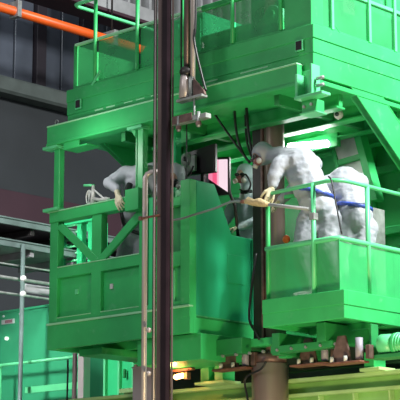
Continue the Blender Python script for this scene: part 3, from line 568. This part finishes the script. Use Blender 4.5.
def hand(par, wrist, direc, palmn, s=1., curl=.6, m='glove', side=1):
    """glove: palm + four fingers of different lengths + thumb; direc = finger direction, palmn = palm normal (curl direction)"""
    W = Vector(wrist); d = Vector(direc).normalized(); n = Vector(palmn); n = (n-d*n.dot(d)).normalized(); a = d.cross(n)*side
    ch = []
    for i in range(4):
        off = (-.033+.022*i)*s; ch.append([(W, .024*s), (W+d*.045*s+a*off*.8, .016*s), (W+d*.085*s+a*off, .0135*s)])
    for i, ln in enumerate((.066, .076, .071, .055)):
        off = (-.033+.022*i)*s; p = W+d*.085*s+a*off*1.08; c = [(p, .0115*s)]; ang = .15
        for f in (.45, .32, .23):
            ang += curl*(.5+.12*i); p = p+(d*math.cos(ang)+n*math.sin(ang))*ln*f*s*1.05+a*off*.06; c.append((p, .0105*s-.001*len(c)))
        ch.append(c)
    p0 = W+d*.02*s-a*.022*s; p1 = p0+(d*.7-a*.8+n*.35).normalized()*.04*s; p2 = p1+(d*.9-a*.25+n*.6).normalized()*.033*s; p3 = p2+(d*.9+n*.7+a*.05).normalized()*.026*s
    ch.append([(p0, .017*s), (p1, .0135*s), (p2, .012*s), (p3, .010*s)])
    ch.append([(W-d*.05*s, .030*s), (W, .027*s)])
    return blob('glove', m, ch, [], par, .0045, 2)
def headset(par, c, fwd, upv=(0, 0, 1), mask='mask_pink', s=1., hoodm=None):
    """face with eyes, nose, mouth behind goggles and a twin-filter respirator"""
    c = Vector(c); f = Vector(fwd).normalized(); u = Vector(upv); u = (u-f*u.dot(f)).normalized(); r = f.cross(u)
    R = Matrix((r, f, u)).transposed()
    bm = bmesh.new(); P = lambda x, y, z: c+(r*x+f*y+u*z)*s
    aball(bm, P(0, .035, -.005), .072*s, 18, 14, (.86, .95, 1.1), R); aball(bm, P(0, .118, -.005), .013*s, 8, 6, (1, 1.2, 1.5), R)
    for x in (-.03, .03): aball(bm, P(x, .098, .022), .011*s, 8, 6)
    aball(bm, P(0, .10, -.045), .016*s, 8, 6, (1.4, .5, .5), R)
    fc = link('face', bm, 'skin', par, 0, True)
    bm = bmesh.new()
    for x in (-.032, .032): aball(bm, P(x, .108, .026), .027*s, 12, 8, (1.15, .55, .85), R)
    link('goggles', bm, 'lens', par, 0, True)
    bm = bmesh.new(); aball(bm, P(0, .10, -.03), .052*s, 14, 10, (1.15, .9, .95), R); 
    ms = link('respirator', bm, mask, par, 0, True)
    for x in (-1, 1): child_of(ms, 'filter', 'mask_grey', lambda bm: atube(bm, [P(x*.04, .12, -.04), P(x*.062, .15, -.05)], .03*s, 14), 0, True)
def boot(par, p, d):
    p = Vector(p); d = Vector(d).normalized()
    return blob('boot', 'white_paint', [[(p+Vector((0, 0, .10)), .055), (p+Vector((0, 0, .05)), .055), (p+d*.09+Vector((0, 0, .045)), .05), (p+d*.17+Vector((0, 0, .035)), .04)]], [], par, .01, 4)

def person(label, base, jt, rad=None, suit='suit', hood=None, wr=.007, fat=1.):
    t = thing('person', label, 'person', base)
    J = {k: Vector(v) for k, v in jt.items()}
    hip, chest, neck, head = J['hip'], J['chest'], J['neck'], J['head']
    ch = [[(hip, .165), ((hip*2+chest)/3, .155), ((hip+chest*2)/3, .165), (chest, .17), (neck, .085), (head, .07)]]
    for s in 'lr':
        if s+'h' in J: ch.append([(J[s+'h'], .12), (J[s+'k'], .088), (J[s+'a'], .070)])
        ch.append([(chest.lerp(neck, .4), .10), (J[s+'s'], .085), (J[s+'e'], .064), (J[s+'w'], .046)])
        ch.append([(chest, .13), (J[s+'s'], .085)])
    ch = [[(p, q*fat if p != head else q) for p, q in c] for c in ch]
    b = blob('coverall', suit, ch, [(head, .123, (1, 1, 1.1))] if not hood else [(head, .112, hood)], t, .014, 5, wr)
    return t, J
# A: worker bending over the cab rail
t, J = person('worker in white coverall bending over the left cab rail behind the dark pole', (-3.4, .5, 4.2), dict(
    hip=(-3.66, .60, 5.32), chest=(-3.36, .36, 5.95), neck=(-2.98, .27, 6.0), head=(-2.64, .24, 5.89),
    ls=(-3.44, .22, 6.02), le=(-3.56, .06, 5.90), lw=(-3.36, .01, 5.78), rs=(-3.0, .15, 5.95), re=(-2.78, .12, 5.70), rw=(-2.53, .03, 5.62),
    lh=(-3.74, .56, 5.18), lk=(-3.74, .40, 4.78), la=(-3.74, .6, 4.3), rh=(-3.50, .60, 5.18), rk=(-3.46, .45, 4.78), ra=(-3.46, .65, 4.3)), fat=1.1)
hand(t, (-3.32, -.02, 5.70), (.45, -.25, -.8), (0, 1, -.2), 1.25, .35); hand(t, (-2.52, .0, 5.62), (.2, -.2, -1), (-.2, 1, 0), 1.15, .4)
headset(t, (-2.62, .20, 5.87), (.28, -.4, -.9), (.3, -.6, .5), 'rubber')
boot(t, (-3.74, .62, 4.2), (0, -1, 0)); boot(t, (-3.46, .67, 4.2), (0, -1, 0))
tube(t, 'harness_strap', 'rubber', [(-3.68, .38, 5.66), (-3.55, .30, 5.44), (-3.40, .30, 5.33), (-3.22, .32, 5.27)], .022, 8, sm=True)
tube(t, 'chest_strap', 'rubber', [(-3.32, .17, 5.86), (-3.28, .10, 5.74), (-3.15, .12, 5.68)], .04, 8, sm=True, label='black pouch strap')
# B: worker behind the console, beyond the mast
t, J = person('worker in pale blue-white coverall and respirator behind the console, left of the mast', (-2.5, 1.45, 4.2), dict(
    hip=(-2.52, 1.5, 5.05), chest=(-2.55, 1.42, 5.55), neck=(-2.54, 1.38, 5.85), head=(-2.53, 1.34, 6.05),
    ls=(-2.74, 1.38, 5.72), le=(-2.86, 1.25, 5.45), lw=(-2.7, 1.05, 5.3), rs=(-2.34, 1.40, 5.72), re=(-2.22, 1.25, 5.45), rw=(-2.38, 1.02, 5.33),
    lh=(-2.6, 1.5, 4.95), lk=(-2.62, 1.4, 4.6), la=(-2.62, 1.5, 4.3), rh=(-2.42, 1.5, 4.95), rk=(-2.40, 1.4, 4.6), ra=(-2.40, 1.5, 4.3)), suit='suit_blue')
headset(t, (-2.545, 1.28, 6.03), (.50, -.9, -.35), (0, 0, 1), 'mask_pink')
hand(t, (-2.7, 1.02, 5.30), (.3, -.7, -.3), (0, 0, -1), 1, .5, side=1); hand(t, (-2.38, 1.0, 5.33), (-.3, -.7, -.2), (0, 0, -1), 1, .5, side=-1)
boot(t, (-2.62, 1.5, 4.2), (0, -1, 0)); boot(t, (-2.40, 1.5, 4.2), (0, -1, 0))
tube(t, 'breathing_hose', 'rubber', [(-2.44, 1.16, 5.97), (-2.38, 1.17, 6.0), (-2.33, 1.2, 5.88), (-2.37, 1.17, 5.78), (-2.46, 1.15, 5.83)], .012, 8, sm=True); tube(t, 'harness_strap', 'rubber', [(-2.68, 1.22, 5.4), (-2.66, 1.2, 5.2), (-2.5, 1.2, 5.17), (-2.35, 1.22, 5.18)], .02, 8, sm=True)
box(t, 'chest_pouch', 'rubber', (-2.46, -2.32, 1.16, 1.22, 5.78, 5.81))
# C: worker leaning left out of the basket
t, J = person('worker in white coverall leaning left from the basket with head against the mast', (-.65, .4, 4.245), dict(
    hip=(-.66, .42, 5.25), chest=(-.88, .38, 5.74), neck=(-1.12, .30, 5.87), head=(-1.31, .26, 5.92),
    ls=(-1.0, .20, 5.74), le=(-1.03, .12, 5.60), lw=(-1.03, .10, 5.50), rs=(-.86, .58, 5.78), re=(-1.12, .60, 5.58), rw=(-1.2, .45, 5.42),
    lh=(-.74, .36, 5.1), lk=(-.80, .28, 4.75), la=(-.76, .38, 4.36), rh=(-.56, .5, 5.1), rk=(-.55, .42, 4.75), ra=(-.54, .55, 4.36)), fat=1.2)
hand(t, (-1.03, .08, 5.46), (-.12, -.2, -1), (-1, .3, .1), 1.25, .22); hand(t, (-1.22, .42, 5.40), (-.5, -.5, -.6), (0, 0, -1), 1, .6)
headset(t, (-1.32, .23, 5.90), (.0, -.8, -.62), (-.5, -.3, .7), 'mask_pink')
boot(t, (-.74, .36, 4.245), (-.6, -.8, 0)); boot(t, (-.54, .55, 4.245), (-.6, -.8, 0))
tube(t, 'belt', 'tape_blue', [(-.68+.19*math.cos(a), .41+.19*math.sin(a), 5.40+.05*math.cos(a+2.6)) for a in [k*math.pi/10 for k in range(20)]], .022, 8, closed=True, label='blue tape belt')
# D: worker stooping behind C
t, J = person('stooping worker in grey-white coverall with a blue strap, rightmost in the basket', (-.25, .75, 4.245), dict(
    hip=(-.40, .72, 5.14), chest=(-.58, .78, 5.54), neck=(-.86, .95, 5.56), head=(-1.06, 1.05, 5.50),
    ls=(-.74, .62, 5.54), le=(-.80, .58, 5.37), lw=(-.88, .6, 5.3), rs=(-.50, .94, 5.58), re=(-.62, 1.12, 5.4), rw=(-.72, 1.1, 5.3),
    lh=(-.48, .64, 5.02), lk=(-.52, .56, 4.7), la=(-.50, .68, 4.36), rh=(-.33, .8, 5.02), rk=(-.32, .72, 4.7), ra=(-.32, .84, 4.36)), fat=1.2)
hand(t, (-.87, .6, 5.29), (-.8, 0, -.4), (0, 0, -1), 1, .5); hand(t, (-.72, 1.1, 5.29), (-.8, 0, -.4), (0, 0, -1), 1, .5)
headset(t, (-1.02, 1.06, 5.47), (-.8, .2, -.6), (-.4, 0, .8), 'mask_grey')
boot(t, (-.50, .68, 4.245), (-.8, -.6, 0)); boot(t, (-.32, .84, 4.245), (-.8, -.6, 0))
tube(t, 'waist_strap', 'tape_blue', [(-.42+.19*math.cos(a), .72+.19*math.sin(a), 5.26+.03*math.cos(a+2.6)) for a in [k*math.pi/10 for k in range(20)]], .022, 8, closed=True, label='dark blue waist strap')
for o in bpy.data.objects:
    if '_base' in o: del o['_base']
